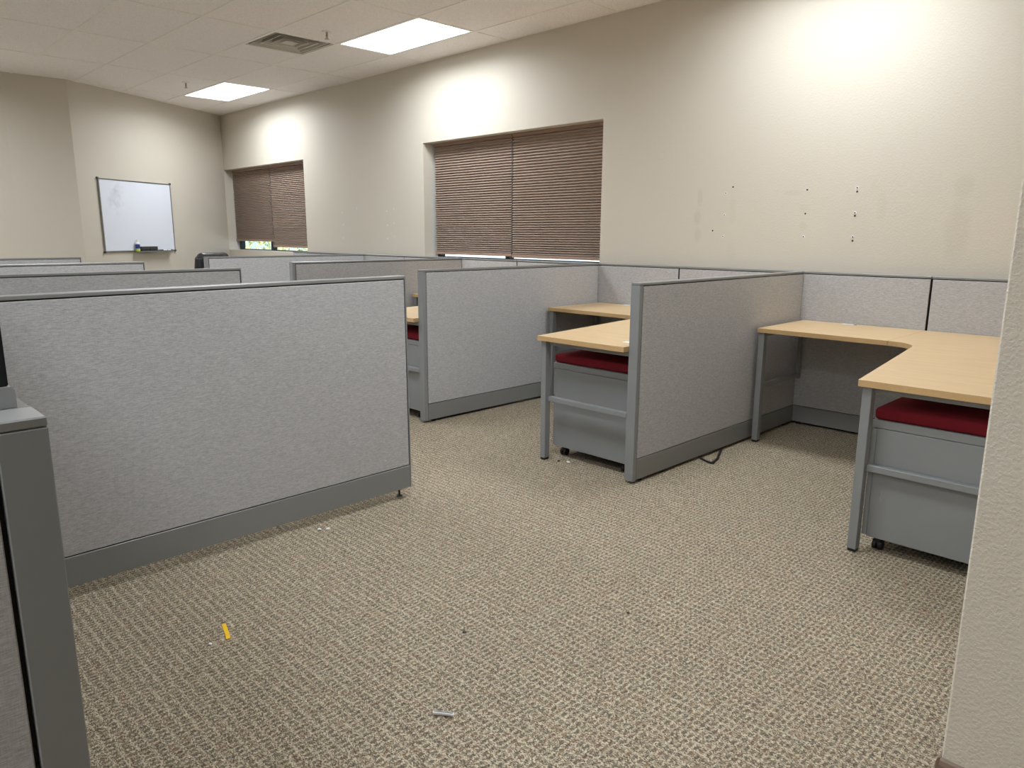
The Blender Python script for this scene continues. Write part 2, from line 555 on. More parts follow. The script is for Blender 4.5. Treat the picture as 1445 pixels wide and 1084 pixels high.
# slab that keeps daylight out above the tiles
b = B(); box(b, -11.7, XR_ + .2, YB - .2, 0.3, ZC + 0.20, ZC + 0.26)
struct('ceiling_slab', b, M_CONC)
b = B()
hw = 0.012
for c_ in range(-1, 12):
    x = X0 + c_ * S4
    box(b, x - hw, x + hw, YB, -0.02, ZC - 0.004, ZC + 0.01)
for r_ in range(0, 14):
    y = YE - r_ * T
    box(b, -11.1 if r_ < 4 else XL, XR_, y - hw, y + hw, ZC - 0.0045, ZC + 0.0095)
xv = X0 + 2 * S4 + T
box(b, xv - hw, xv + hw, YE - 2 * T, YE - T, ZC - 0.004, ZC + 0.01)
struct('trim_1', b, M_GRID)
# wall angle along the window wall
b = B(); box(b, -11.14, WX - .005, -0.022, -0.0005, ZC - 0.003, ZC - 0.0008)
struct('trim_2', b, M_GRID)

# troffers
troffer_names = {
    (0, 0): 'lit ceiling panel at the far end, nearest the whiteboard corner',
    (3, 0): 'lit ceiling panel right of the square air vent, large and bright',
    (6, 0): 'lit ceiling panel along the window wall above the nearest cubicles',
    (4, -12): 'added unseen fill light panel far behind the left row',  # extra panel out of view, brightens faces turned towards the camera
    (7, -12): 'added unseen fill light panel well behind the camera',  # out-of-view fill, added for the right wall and other camera-facing sides
    (3, -4): 'lit ceiling panel over the middle of the left cubicle row',
    (6, -4): 'lit ceiling panel above the aisle closest to the camera',
    (3, -8): 'lit ceiling panel behind the left cubicle row',
    (0, -6): 'added unseen fill light panel in the far left corner behind the cubicles',  # unseen panel put in to brighten the far left wall
    (7, -8): 'added unseen fill light panel behind the camera',  # unseen panel, placed here to throw more light on the right partition
}
proto_l = None
for (c_, r_) in LIGHTS:
    x0 = X0 + c_ * S4; y1 = YE + r_ * T
    if x0 < XL and r_ < -3: x_off = 0.0
    if proto_l is None:
        t_ = thing('ceiling_light', troffer_names[(c_, r_)], 'ceiling light', (x0 + S4 / 2, y1 - T / 2, ZC), 0, 'flat ceiling light panels')
        b = B()
        for (a0, a1, b0, b1) in ((-S4 / 2 + .013, S4 / 2 - .013, -T / 2 + .013, -T / 2 + .026), (-S4 / 2 + .013, S4 / 2 - .013, T / 2 - .026, T / 2 - .013),
                                 (-S4 / 2 + .013, -S4 / 2 + .026, -T / 2 + .026, T / 2 - .026), (S4 / 2 - .026, S4 / 2 - .013, -T / 2 + .026, T / 2 - .026)):
            box(b, a0, a1, b0, b1, -0.001, 0.03)
        obj('frame', b, M_WHITE, t_)
        b = B()
        box(b, -S4 / 2 + .027, S4 / 2 - .027, -T / 2 + .027, T / 2 - .027, 0.001, 0.004)
        obj('diffuser', b, M_LAMP, t_, label='glowing white diffuser')
        b = B(); box(b, -S4 / 2 + .014, S4 / 2 - .014, -T / 2 + .014, T / 2 - .014, 0.031, 0.045)
        obj('housing', b, M_WHITE, t_)
        ld = bpy.data.lights.new('panel_light', 'AREA')
        ld.shape = 'RECTANGLE'; ld.size = S4 - .06; ld.size_y = T - .06
        ld.energy = LAMP_WATT; ld.spread = LAMP_SPREAD; ld.color = LAMP_COLOR[:3]
        lo_ = bpy.data.objects.new('panel_light', ld); C.objects.link(lo_); lo_.parent = t_; lo_.location = (0, 0, -0.002)
        proto_l = t_
    else:
        t_ = copy_tree(proto_l)
        t_.location = (x0 + S4 / 2, y1 - T / 2, ZC)
        t_['label'] = troffer_names[(c_, r_)]
        if (c_, r_) == (0, -6):         # added panel, boosted to lift the far left wall
            for k_ in t_.children:
                if k_.type == 'LIGHT':
                    k_.data = k_.data.copy(); k_.data.energy = LAMP_WATT * 1.4
        if (c_, r_) == (6, 0):          # dimmed to soften the hot spot on the window wall
            for k_ in t_.children:
                if k_.type == 'LIGHT':
                    k_.data = k_.data.copy(); k_.data.energy = LAMP_WATT * .76

# square ceiling diffuser (supply vent)
vx, vy = X0 + 2 * S4 + 1.5 * T, YE - 1.5 * T
t_ = thing('ceiling_vent', 'square louvred supply air vent set in the ceiling tiles', 'vent', (vx, vy, ZC))
h = T / 2 - .013
b = B()
def ring(b, ho, hi, zo, zi, th=0.0015):
    """sloping square louvre from half-size ho at zo to half-size hi at zi"""
    for s in range(4):
        m = Matrix.Rotation(s * math.pi / 2, 4, 'Z')
        pts = [(-ho, -ho, zo), (ho, -ho, zo), (hi, -hi, zi), (-hi, -hi, zi)]
        lo = [b.verts.new(m @ Vector(p)) for p in pts]
        up_ = [b.verts.new(m @ (Vector(p) + Vector((0, 0, th)))) for p in pts]
        b.faces.new(lo); b.faces.new(list(reversed(up_)))
        for i in range(4):
            b.faces.new((lo[i], up_[i], up_[(i + 1) % 4], lo[(i + 1) % 4]))
ring(b, h, h - .022, 0.0, 0.002)
obj('frame', b, M_VENT, t_)
for k, (ho, hi) in enumerate(((h - .034, 0), (h - .098, 0), (h - .162, 0))):
    b = B(); ring(b, ho, ho - .011, 0.002, 0.004); ring(b, ho - .011, ho - .032, 0.004, 0.060)
    obj('louvre', b, M_VENT, t_)
b = B(); box(b, -.062, .062, -.062, .062, 0.004, 0.007); obj('centre_plate', b, M_VENT, t_)
b = B()
box(b, -h, h, -h, h, .11, .114)
for s in (-1, 1):
    box(b, s * h - .001, s * h + .001, -h, h, .003, .11)
    box(b, -h, h, s * h - .001, s * h + .001, .003, .11)
obj('throat', b, M_VENTDARK, t_)

# sprinklers
def sprinkler(x, y, label):
    t_ = thing('fire_sprinkler', label, 'sprinkler', (x, y, ZC), 0, 'ceiling sprinkler heads')
    b = B(); cyl(b, (0, 0, -0.004), 0.042, 0.007); obj('escutcheon', b, M_GRID, t_)
    b = B(); cyl(b, (0, 0, -0.022), 0.009, 0.03, seg=12)
    box(b, -.014, -.011, -.003, .003, -.062, -.03); box(b, .011, .014, -.003, .003, -.062, -.03)
    box(b, -.014, .014, -.003, .003, -.034, -.03); cyl(b, (0, 0, -.05), .003, .03, seg=8)
    obj('head', b, M_CHROME, t_)
    b = B(); cyl(b, (0, 0, -.064), .022, .004, seg=16); obj('deflector', b, M_CHROME, t_)
sprinkler(-5.944, -1.303, 'small pendant sprinkler head between the air vent and the large light panel')
sprinkler(-9.035, -1.306, 'small pendant sprinkler head beside the far light panel')

# ------------------------------------------------------------------ windows and shades
def window(n, x0, x1, z0, z1, xm):
    y0, y1 = 0.175, 0.235
    b = B(); w = .055
    box(b, x0 + .001, x0 + w, y0, y1, z0 + .001, z1 - .001)
    box(b, x1 - w, x1 - .001, y0, y1, z0 + .001, z1 - .001)
    box(b, x0 + w, x1 - w, y0, y1, z0 + .001, z0 + .013)
    box(b, x0 + w, x1 - w, y0, y1, z1 - w, z1 - .001)
    f = obj('window_%d' % n, b, M_BRONZE); f['kind'] = 'structure'
    b = B(); box(b, xm - .03, xm + .03, y0 - .002, y1, z0 + .013, z1 - w); obj('mullion', b, M_BRONZE, f)
    for a0, a1 in ((x0 + w, xm - .03), (xm + .03, x1 - w)):
        b = B(); box(b, a0, a1, y1 - .03, y1 - .024, z0 + .013, z1 - w); obj('glass', b, M_GLASS, f)
window(1, *WIN[0], -10.10)
window(2, *WIN[1], -5.226)

def shade(x0, x1, ztop, zbot, label, n):
    yf, yb = 0.120, 0.142
    t_ = thing('pleated_shade', label, 'window shade', ((x0 + x1) / 2, 0.13, zbot), 0, 'brown pleated window shades')
    hw_ = (x1 - x0) / 2; H = ztop - zbot
    b = B(); box(b, -hw_, hw_, -.016, .02, H - .03, H, bev=.002); obj('head_rail', b, M_SHADERAIL, t_)
    b = B(); box(b, -hw_ - .002, hw_ + .002, -.016, .012, 0, .028, bev=.003); obj('bottom_rail', b, M_SHADERAIL, t_, label='lighter brown bottom rail')
    # pleats, closer together near the bottom
    b = B()
    zs = []
    for i in range(n + 1):
        u = i / n
        zs.append((H - .03) - (H - .058) * (u * 1.13 - 0.13 * u * u) )
    prev = None
    for i in range(n):
        za, zb = zs[i], zs[i + 1]; zm = (za + zb) / 2
        for (y, z) in ((-.017, zm - (za - zb) * .10), (.007, zb)) if i else ((.007, za), (-.017, zm - (za - zb) * .10), (.007, zb)):
            cur = (b.verts.new((-hw_, y, z)), b.verts.new((hw_, y, z)))
            if prev: b.faces.new((prev[0], prev[1], cur[1], cur[0]))
            prev = cur
    o = obj('pleats', b, M_SHADE, t_)
    for xx in (-hw_ * .62, hw_ * .62):
        bx('lift_cord', M_WHITE, t_, xx - .001, xx + .001, .009, .011, .02, H - .02)
shade(-11.135, -9.955, 2.188, 1.150, 'brown pleated shade on the far window, left one, raised a little', 46)
shade(-9.942, -8.79, 2.188, 1.075, 'brown pleated shade on the far window, right one, lowered further than its neighbour', 46)
shade(-6.268, -5.118, 2.188, 1.058, 'left brown pleated shade of the nearer window', 46)
shade(-5.104, -3.94, 2.188, 1.048, 'right brown pleated shade of the nearer window', 46)

# ------------------------------------------------------------------ outside
b = B(); box(b, -60, 30, 0.32, 60, -.3, -.15)
struct('ground_outside', b, M_CONC)
def shrub(x, y, r, h, label, n=2600):
    t_ = thing('shrub', label, 'shrub', (x, y, -.15), 0, 'leafy shrubs outside the window')
    b = B()
    rnd = random.Random(int(x * 100))
    for i in range(n):
        th = rnd.uniform(0, 2 * math.pi); z = rnd.uniform(.25, h)
        rr = r * math.sqrt(rnd.uniform(.25, 1)) * math.sin(math.pi * min(.98, max(.08, (z / h) * .85 + .1)))
        p = Vector((rr * math.cos(th), rr * math.sin(th), z))
        s = rnd.uniform(.05, .10)
        m = Matrix.Rotation(rnd.uniform(0, 6.28), 3, 'Z') @ Matrix.Rotation(rnd.uniform(-1.2, 1.2), 3, 'X')
        vs = [b.verts.new(p + m @ Vector(q)) for q in ((-s * .5, 0, 0), (0, -s * .1, s * .5), (s * .5, 0, 0), (0, s * .1, -s * .5))]
        b.faces.new(vs)
    obj('foliage', b, M_LEAF, t_)
    b = B(); cyl(b, (0, 0, h * .3), .06, h * .6, seg=10, r2=.03); obj('trunk', b, M_BASEBOARD, t_)
shrub(-20.6, 4.6, 1.3, 2.6, 'yellow green leafy shrub outside, left one seen under the raised shade')
shrub(-17.4, 5.2, 1.3, 2.4, 'yellow green leafy shrub outside, right one seen under the raised shade')

# ------------------------------------------------------------------ cubicle panels
TH = 0.055
def panel(name, label, p, q, ztop, zlow=0.018, base_h=0.11, group='grey fabric cubicle panels', joints=(), end_a=False, end_b=False, cat='cubicle panel', tilt=0.0):
    """panel from p to q (2-D, centre line); local x runs from p to q"""
    p = Vector(p); q = Vector(q); L = (q - p).length
    ang = math.atan2(q.y - p.y, q.x - p.x)
    t_ = thing(name, label, cat, (p.x, p.y, 0), ang, group)
    if tilt: t_.rotation_euler = (0, tilt, ang)
    h2 = TH / 2
    zb = zlow + base_h
    a0 = .028 if end_a else 0.0
    b0 = L - (.028 if end_b else 0.0)
    bx('core', M_REVEAL, t_, a0 + .001, b0 - .001, -h2 + .011, h2 - .011, zlow + .012, ztop - .016)
    bx('top_cap', M_CAP, t_, 0, L, -h2, h2, ztop - .014, ztop, bev=.0025)
    for s in (-1, 1):
        ya, yb = (-h2 + .0008, -h2 + .0105) if s < 0 else (h2 - .0105, h2 - .0008)
        edges = [a0] + list(joints) + [b0]
        for i in range(len(edges) - 1):
            bx('fabric_tile', M_FABRIC, t_, edges[i] + .005, edges[i + 1] - .005, ya, yb, zb + .004, ztop - .0185, bev=.0018)
        bx('base_cover', M_BASE, t_, a0 + .001, b0 - .001, *( (-h2, -h2 + .009) if s < 0 else (h2 - .009, h2) ), zlow, zb, bev=.0015)
    for flag, xa, xb in ((end_a, 0, .027), (end_b, L - .027, L)):
        if flag:
            bx('end_post', M_METAL, t_, xa, xb, -h2, h2, max(zlow - .004, .006), ztop - .0145, bev=.002)
    for fx in ((.05 if zlow > .03 else .09), L - (.05 if zlow > .03 else .09)):
        b = B()
        cyl(b, (fx, 0, zlow * .5 + .006), .005, zlow + .01, seg=10)
        cyl(b, (fx, 0, .0045), .017, .007, seg=20, r2=.011)
        obj('leveling_foot', b, M_BLACK, t_)
    return t_

DX = 1.73
YS = -0.1          # front of the spine along the window wall
# dividers between the window cubicles (face towards +x at XD)
XD = [-2.13, -3.86, -5.59, -7.32]
lab = ['grey fabric divider with metal end post between the nearest and second window cubicles',
       'grey fabric divider between the second and third window cubicles',
       'grey fabric divider behind the second divider, between the third and fourth window cubicles',
       'far grey fabric divider of the window row with the black office chair beside its end']
for i, x in enumerate(XD):
    panel('cubicle_divider', lab[i], (x - TH / 2, -1.932), (x - TH / 2, YS - .001), 1.036, end_a=True, group='window row dividers')
# left row dividers
XL_ = [(-2.775, 1.066, .043, 'large grey fabric divider in the left foreground, raised on a small black levelling foot'),
       (-4.505, 1.053, .03, 'grey fabric divider in the left row, second behind the large foreground one'),
       (-6.235, 1.041, .02, 'grey fabric divider in the left row, third back, only its top strip showing'),
       (-7.965, 1.034, .018, 'farthest grey fabric divider in the left row, short strip at the left edge')]
for x, zt, zl, l in XL_:
    panel('cubicle_divider', l, (x - TH / 2, -4.694), (x - TH / 2, -2.866), zt, zlow=zl, end_b=False, group='left row dividers',
          tilt=(-.006 if zl > .04 else 0))
    # slim end strip on the aisle end is part of the divider
    o = [c for c in C.objects if c.get('label') == l][0]
    L = 4.694 - 2.866
    bx('end_strip', M_METAL, o, L, L + .006, -TH / 2, TH / 2, zl, zt, bev=.001)
# spine along the window wall: two panels per cubicle
spine_l = [
    ('grey fabric panel under the spackled wall, behind the nearest desk, right of the joint', 'grey fabric panel behind the nearest desk, left of the joint'),
    ('grey fabric panel behind the second desk, right one', 'grey fabric panel behind the second desk, left one beside the second divider'),
    ('grey fabric wall panel under the near window, right part of the third cubicle', 'grey fabric wall panel under the near window, left part of the third cubicle'),
    ('grey fabric wall panel between the windows, right part of the fourth cubicle', 'grey fabric wall panel between the windows, left part of the fourth cubicle'),
    ('grey fabric wall panel just right of the far window', 'last grey fabric wall panel, ending under the far window')]
for k in range(5):
    xr = (-.458 - DX * k) if k else WX - .014
    xj = -1.363 - DX * k
    xl = -2.13 - DX * k
    for j, (a, c_) in enumerate(((xr, xj), (xj, xl - (TH if k < 4 else 0)))):
        if k and j == 0: a = -2.13 - DX * (k - 1) - TH
        if k == 4 and j == 1: c_ = -9.0
        panel('wall_side_panel', spine_l[k][j], (c_ + .0015, YS + TH / 2), (a - .0015, YS + TH / 2), 1.036, group='panels along the window wall')
    # thin dark posts show as joints; keep the gaps
# panel corner beside the camera
corner = thing('cubicle_corner', 'dark grey panel corner at the left edge, closest to the camera, carrying a glass clamp', 'cubicle panel', (-1.045, -4.70, 0))
bx('corner_post', M_METAL, corner, -.075, 0, -.056, 0, .012, 1.026, bev=.0015)
bx('post_cap', M_CAP, corner, -.075, 0, -.056, 0, 1.0265, 1.04, bev=.002)
bx('fabric_tile', M_FABRIC, corner, -.012, -.002, -1.85, -.0625, .135, 1.02, bev=.0018)
bx('core', M_REVEAL, corner, -.044, -.0125, -1.86, -.057, .02, 1.02)
bx('base_cover', M_BASE, corner, -.011, 0, -1.86, -.0575, .018, .13, bev=.0015)
bx('fabric_tile', M_FABRIC, corner, -.0545, -.0445, -1.85, -.0625, .135, 1.02, bev=.0018)
bx('top_cap', M_CAP, corner, -.056, 0, -1.86, -.057, 1.0265, 1.04, bev=.002)
bx('leveling_foot', M_BLACK, corner, -.05, -.02, -.045, -.015, 0.0005, .0115)
panel('row_spine_panel', 'grey fabric panel running from the camera side post along the back of the left row', (-2.95, -4.7285), (-1.122, -4.7285), 1.04, group='left row back panels')
panel('row_spine_panel', 'grey fabric panel behind the second cubicle of the left row', (-4.68, -4.7285), (-2.953, -4.7285), 1.04, group='left row back panels')
panel('row_spine_panel', 'grey fabric panel behind the third cubicle of the left row', (-6.41, -4.7285), (-4.683, -4.7285), 1.04, group='left row back panels')
panel('row_spine_panel', 'grey fabric panel behind the fourth cubicle of the left row', (-8.14, -4.7285), (-6.413, -4.7285), 1.04, group='left row back panels')
gs = thing('glass_screen', 'dark tinted screen standing in a grey clamp on the foreground panel corner', 'screen', (-1.124, -4.7285, 1.0405))
b = B()
pts = [(-.0125, 0), (.0125, 0), (.0125, .023), (.008, .028), (-.008, .028), (-.0125, .023)]
vs0 = [b.verts.new((.0, y, z)) for y, z in pts]; vs1 = [b.verts.new((-.05, y, z)) for y, z in pts]
b.faces.new(vs0); b.faces.new(list(reversed(vs1)))
for i in range(6): b.faces.new((vs0[i], vs1[i], vs1[(i + 1) % 6], vs0[(i + 1) % 6]))
obj('clamp', b, M_CLAMP, gs, label='grey clamp with chamfered corners')
bx('screen_panel', M_SCREEN, gs, -1.5, -.003, -.0065, .0065, .0285, .42, bev=.0015)
b = B(); box(b, -1.44, -1.39, -.0125, .0125, 0, .028, bev=.004); obj('clamp', b, M_CLAMP, gs, label='grey clamp with chamfered corners')

# ------------------------------------------------------------------ desks
def corner_desk(label):
    """origin: left face of the cubicle, x to the right, y=0 spine face, z=0 floor"""
    t_ = thing('corner_desk', label, 'desk', (0, 0, 0), 0, 'maple topped corner desks')
    zt, zb = .716, .690
    xs_ = .769                       # seam
    def top(pts, nm):
        b = B(); prism(b, pts, zb, zt)
        for f in b.faces:
            f.material_index = 0 if abs(f.normal.z) > .5 else 1
        b.normal_update()
        for f in b.faces:
            f.material_index = 0 if abs(f.normal.z) > .5 else 1
        o = obj(nm, b, [M_WOOD, M_EDGE], t_)
        return o
    top([(.024, -.006), (.024, -.640), (xs_ - .001, -.640), (xs_ - .001, -.006)], 'worksurface')
    # bezier corner
    P0, P1, P2 = Vector((xs_ + .0, -.640)), Vector((xs_ + .145, -.640)), Vector((xs_ + .165, -.79))
    arc = [P0 * (1 - u) ** 2 + P1 * 2 * u * (1 - u) + P2 * u * u for u in [i / 10 for i in range(11)]]
    arc[0].x += .001
    poly = [(xs_ + .001, -.006)] + [(a.x, a.y) for a in arc] + [(1.080, -1.872), (1.6735, -1.872), (1.6735, -.006)]
    top(poly, 'worksurface')
    def leg(x0, y0):
        lo = bx('leg', M_METAL, t_, x0, x0 + .036, y0, y0 + .042, .012, zb - .001, bev=.002)
        b = B(); box(b, x0 + .003, x0 + .033, y0 + .003, y0 + .039, .0005, .0118); obj('glide', b, M_BLACK, lo)
    leg(1.092, -1.853); leg(.026, -.625)
    bx('wall_bracket', M_METAL, t_, .030, .050, -.075, -.045, .33, .689, bev=.002)
    bx('top_rail', M_METAL, t_, 1.129, 1.672, -1.829, -1.801, .664, .6885, bev=.002)
    bx('stretcher', M_METAL, t_, 1.127, 1.672, -1.829, -1.799, .343, .370, bev=.002)
    bx('top_rail', M_METAL, t_, .032, .058, -.582, -.076, .664, .6885, bev=.002)
    bx('stretcher', M_METAL, t_, .032, .056, -.582, -.076, .343, .370, bev=.002)
    for (gx, gy, r) in ((.33, -.045, 0), (1.60, -1.72, 0)):
        g = bx('grommet_cover', M_WHITE, t_, gx - .035, gx + .035, gy - .018, gy + .018, zt + .0003, zt + .003, bev=.001, label='small white cable cover')
        b = B(); cyl(b, (gx + .045, gy, zt + .001), .009, .0014, seg=16); obj('cable_hole', b, M_BLACK, g)
    return t_

desk_labels = ['maple topped corner desk in the nearest cubicle at the right edge',
               'maple topped corner desk between the two nearest dividers, wing ending at the aisle',
               'maple topped corner desk in the third cubicle, only a slice showing beside the foreground divider']
d0 = corner_desk(desk_labels[0])
d0.location = (-2.13, YS, 0)
for k in (1, 2):
    d = copy_tree(d0); d.location = (-2.13 - DX * k, YS, 0); d['label'] = desk_labels[k]

# ------------------------------------------------------------------ mobile pedestals
def pedestal(label):
    """origin at floor, front-left corner of the long side facing the aisle; x right, y back"""
    t_ = thing('mobile_pedestal', label, 'file cabinet', (0, 0, 0), 0, 'red topped mobile file cabinets')
    L, D = .555, .385
    z0, z1 = .062, .551
    bx('body', M_METAL, t_, .022, L, 0, D, z0, .5165, bev=.0015)
    bx('lid', M_METAL, t_, 0, L, 0, D, .518, z1, bev=.0025)
    for za, zb, nm in ((.36, .514, 'drawer'), (.066, .356, 'drawer')):
        dr = bx(nm, M_METAL, t_, 0, .0205, .004, D - .004, za, zb, bev=.0015)
        bx('pull', M_CAP, dr, -.008, -.0005, .12, D - .12, zb - .03, zb - .018, bev=.002)
    # cushion, rounded with a crown
    b = B()
    box(b, .003, L - .003, .003, D - .003, z1 + .0008, z1 + .05, bev=.016, seg=4)
    bmesh.ops.subdivide_edges(b, edges=[e for e in b.edges if e.calc_length() > .2], cuts=6, use_grid_fill=True)
    for v in b.verts:
        if v.co.z > z1 + .035:
            u = (v.co.x / L - .5) * 2; w = (v.co.y / D - .5) * 2
            v.co.z += .012 * (1 - u * u) * (1 - w * w)
    obj('seat_cushion', b, M_RED, t_, smooth=True, label='dark red upholstered cushion')
    for cx_ in (.055, L - .055):
        for cy_ in (.05, D - .05):
            b = B()
            cyl(b, (cx_ - .011, cy_, .0215), .0215, .014, axis='x', seg=24)
            cyl(b, (cx_ + .011, cy_, .0215), .0215, .014, axis='x', seg=24)
            box(b, cx_ - .012, cx_ + .012, cy_ - .014, cy_ + .014, .024, .05, bev=.003)
            cyl(b, (cx_, cy_, .054), .008, .016, seg=12)
            obj('caster', b, M_BLACK, t_)
    return t_
p0 = pedestal('grey file cabinet with a red cushion under the nearest desk, beside the textured wall')
p0.location = (-1.008, -1.895, 0)
for k, (dx, dy, l) in {1: (-.038, .055, 'grey file cabinet with a red cushion under the second desk, behind the first divider end'),
                       2: (-.045, .0, 'grey file cabinet with a red cushion seen in the gap beside the foreground divider')}.items():
    d = copy_tree(p0); d.location = (-1.008 - DX * k + dx, -1.895 + dy, 0); d['label'] = l
# scratch on the nearest cabinet's side
b = B()
for (x, z, l_, a) in ((.062, .245, .02, .2), (.068, .236, .016, .3), (.060, .225, .012, -.1)):
    m = Matrix.Translation((x, -.0003, z)) @ Matrix.Rotation(a, 4, 'Y')
    vs = [b.verts.new(m @ Vector(q)) for q in ((-.0006, 0, -l_), (.0006, 0, -l_), (.0006, 0, l_), (-.0006, 0, l_))]
    b.faces.new(vs)
obj('scratch', b, M_CLAMP, p0)

# ------------------------------------------------------------------ office chair
def blob(name, mat, parent, sx, sy, sz, loc, bev, seg=5, rx=0, bulge=0.0):
    b = B(); box(b, -sx / 2, sx / 2, -sy / 2, sy / 2, -sz / 2, sz / 2, bev=bev, seg=seg)
    bmesh.ops.transform(b, matrix=Matrix.Translation(loc) @ Matrix.Rotation(rx, 4, 'X'), verts=b.verts)
    return obj(name, b, mat, parent, smooth=True)
ch = thing('office_chair', 'black leather high back office chair beyond the far divider, near the far window', 'chair', (-8.62, -1.60, -0.0), math.radians(-62))
b = B()
for k in range(5):
    a = k * 2 * math.pi / 5
    sweep(b, [(0, 0, .11), (.16 * math.cos(a), .16 * math.sin(a), .095), (.30 * math.cos(a), .30 * math.sin(a), .062)], .045, .028)
obj('star_base', b, M_BLACK, ch)
for k in range(5):
    a = k * 2 * math.pi / 5
    b = B(); cyl(b, (.30 * math.cos(a), .30 * math.sin(a), .0265), .0265, .045, axis='x' if k % 2 else 'y', seg=20); obj('caster', b, M_BLACK, ch)
b = B(); cyl(b, (0, 0, .25), .025, .30); cyl(b, (0, 0, .40), .09, .03); obj('gas_column', b, M_CHROME, ch)
blob('seat', M_LEATHER, ch, .52, .52, .11, (0, 0.01, .475), .05)
blob('backrest', M_LEATHER, ch, .50, .10, .54, (0, .295, .755), .045, rx=-.14)
blob('headrest', M_LEATHER, ch, .46, .14, .17, (0, .335, .968), .065, rx=-.14)
for s in (-1, 1):
    b = B(); sweep(b, [(s * .27, .22, .50), (s * .29, .20, .66), (s * .29, -.10, .68), (s * .29, -.16, .60), (s * .27, -.12, .47)], .035, .035)
    obj('armrest', b, M_BLACK, ch)

# ------------------------------------------------------------------ whiteboard on the angled wall
ang = math.atan2(dirw.y, dirw.x)         # from window corner to kink
s0, s1, zb0, zb1 = 1.172, 2.378, 1.03, 1.912
wb_org = Vector(CORN) + dirw * s1
# local x runs from the kink side (left in view) to the corner side, local -y points into the room
ra = math.atan2(-dirw.y, -dirw.x)
room_n = nrm if (nrm.dot(Vector((1, -0.5))) > 0) else -nrm
wbt = thing('whiteboard', 'white marker board with metal frame on the far angled wall', 'whiteboard', (wb_org.x + room_n.x * .002, wb_org.y + room_n.y * .002, zb0), ra)
wbt_sign = -1 if (Matrix.Rotation(ra, 2) @ Vector((0, -1))).dot(room_n) > 0 else 1
Wd, Hd = s1 - s0, zb1 - zb0
g = wbt_sign
def yb_(a, c_):
    return (min(g * a, g * c_), max(g * a, g * c_))
bx('board', M_WB, wbt, .014, Wd - .014, *yb_(.003, .014), .014, Hd - .014)
for a in ((0, Wd, 0, .014), (0, Wd, Hd - .014, Hd), (0, .014, .0145, Hd - .0145), (Wd - .014, Wd, .0145, Hd - .0145)):
    bx('frame_rail', M_ALU, wbt, a[0], a[1], *yb_(.001, .02), a[2], a[3], bev=.002)
for (cx_, cz_) in ((0, 0), (Wd, 0), (0, Hd), (Wd, Hd)):
    bx('corner_cap', M_DARKGREY, wbt, cx_ - .012, cx_ + .012, *yb_(.0005, .022), cz_ - .012, cz_ + .012, bev=.003)
bx('marker_tray', M_ALU, wbt, Wd - (1.92 - s0), Wd - (1.30 - s0), *yb_(.021, .085), -.006, .0)
bx('tray_lip', M_ALU, wbt, Wd - (1.92 - s0), Wd - (1.30 - s0), *yb_(.082, .085), .0002, .006)
def on_tray(s, off=.05):
    p = Vector(CORN) + dirw * s + room_n * (off + .002)
    return (p.x, p.y, zb0 + .0005)
bt = thing('spray_bottle', 'small white cleaner bottle with blue and lime label on the whiteboard tray', 'bottle', on_tray(1.885), ra)
b = B(); cyl(b, (0, 0, .05), .026, .10, seg=28); bmesh.ops.bevel(b, geom=[e for e in b.edges if abs(e.verts[0].co.z - e.verts[1].co.z) < 1e-4], offset=.004, segments=2, affect='EDGES'); obj('body', b, M_WHITE, bt, smooth=False)
b = B(); cyl(b, (0, 0, .063), .0265, .055, seg=28); obj('blue_label', b, M_BLUE, bt)
b = B(); cyl(b, (0, 0, .018), .0265, .028, seg=28); obj('lime_label', b, M_LIME, bt)
b = B(); cyl(b, (0, 0, .108), .026, .016, seg=24, r2=.014); cyl(b, (0, 0, .132), .014, .032, seg=20); obj('cap', b, M_WHITE, bt)
e0 = thing('board_eraser', 'dark grey eraser on the whiteboard tray, next to the bottle', 'eraser', on_tray(1.775), ra, 'board erasers on the tray')
bx('handle', M_DARKGREY, e0, -.070, .070, -.022, .022, .018, .060, bev=.004)
bx('felt', M_BLACK, e0, -.066, .066, -.021, .021, .0, .0175)
e1 = copy_tree(e0); e1.location = on_tray(1.63); e1['label'] = 'dark grey eraser on the whiteboard tray, right of its twin'
def marker(s, col, label, rz=0):
    t_ = thing('dry_erase_marker', label, 'marker', on_tray(s), ra + rz, 'markers on the tray')
    b = B(); cyl(b, (0, 0, .0085), .008, .07, axis='x', seg=16); obj('barrel', b, M_WHITE if col is not M_BLACK else M_BLACK, t_)
    b = B(); cyl(b, (.055, 0, .0085), .0085, .038, axis='x', seg=16); obj('cap', b, col, t_)
marker(1.52, M_BLACK, 'black marker lying right beside the erasers')
marker(1.41, M_GREEN, 'marker with a green cap on the whiteboard tray')
marker(1.335, M_DARKGREY, 'marker with a dark cap at the right end of the tray', .2)

# ------------------------------------------------------------------ anchors and screw holes on the window wall
def anchor(x, z, kind, label, cat='wall anchor', grp='wall anchors above the nearest desks'):
    if kind == 'filled':
        b = B(); cyl(b, (0, 0, 0), .010, .003, axis='y', seg=16)
        o = obj('spackle_dab', b, M_SPACKLE, None); o.location = (x, -.0022, z); tag(o, label, 'filled hole', grp)
        return
    if kind == 'hole':
        b = B(); cyl(b, (0, 0, 0), .006, .0016, axis='y', seg=12)
        o = obj('screw_hole', b, M_BLACK, None); o.location = (x, -.0012, z); tag(o, label, 'hole', grp)
        return
    t_ = thing('wall_anchor', label, cat, (x, -.0005, z), 0, grp)
    b = B(); cyl(b, (0, -.0015, 0), .0085, .003, axis='y', seg=18); obj('collar', b, M_WHITE, t_)
    b = B(); cyl(b, (0, -.0035, 0), .0045, .002, axis='y', seg=12); obj('bore', b, M_BLACK, t_)
cols = [(-2.797, 'left column of anchors'), (-2.2, 'middle column of anchors'), (-1.878, 'right column of anchors')]
rows = [(1.565, 'top'), (1.411, 'middle'), (1.260, 'bottom')]
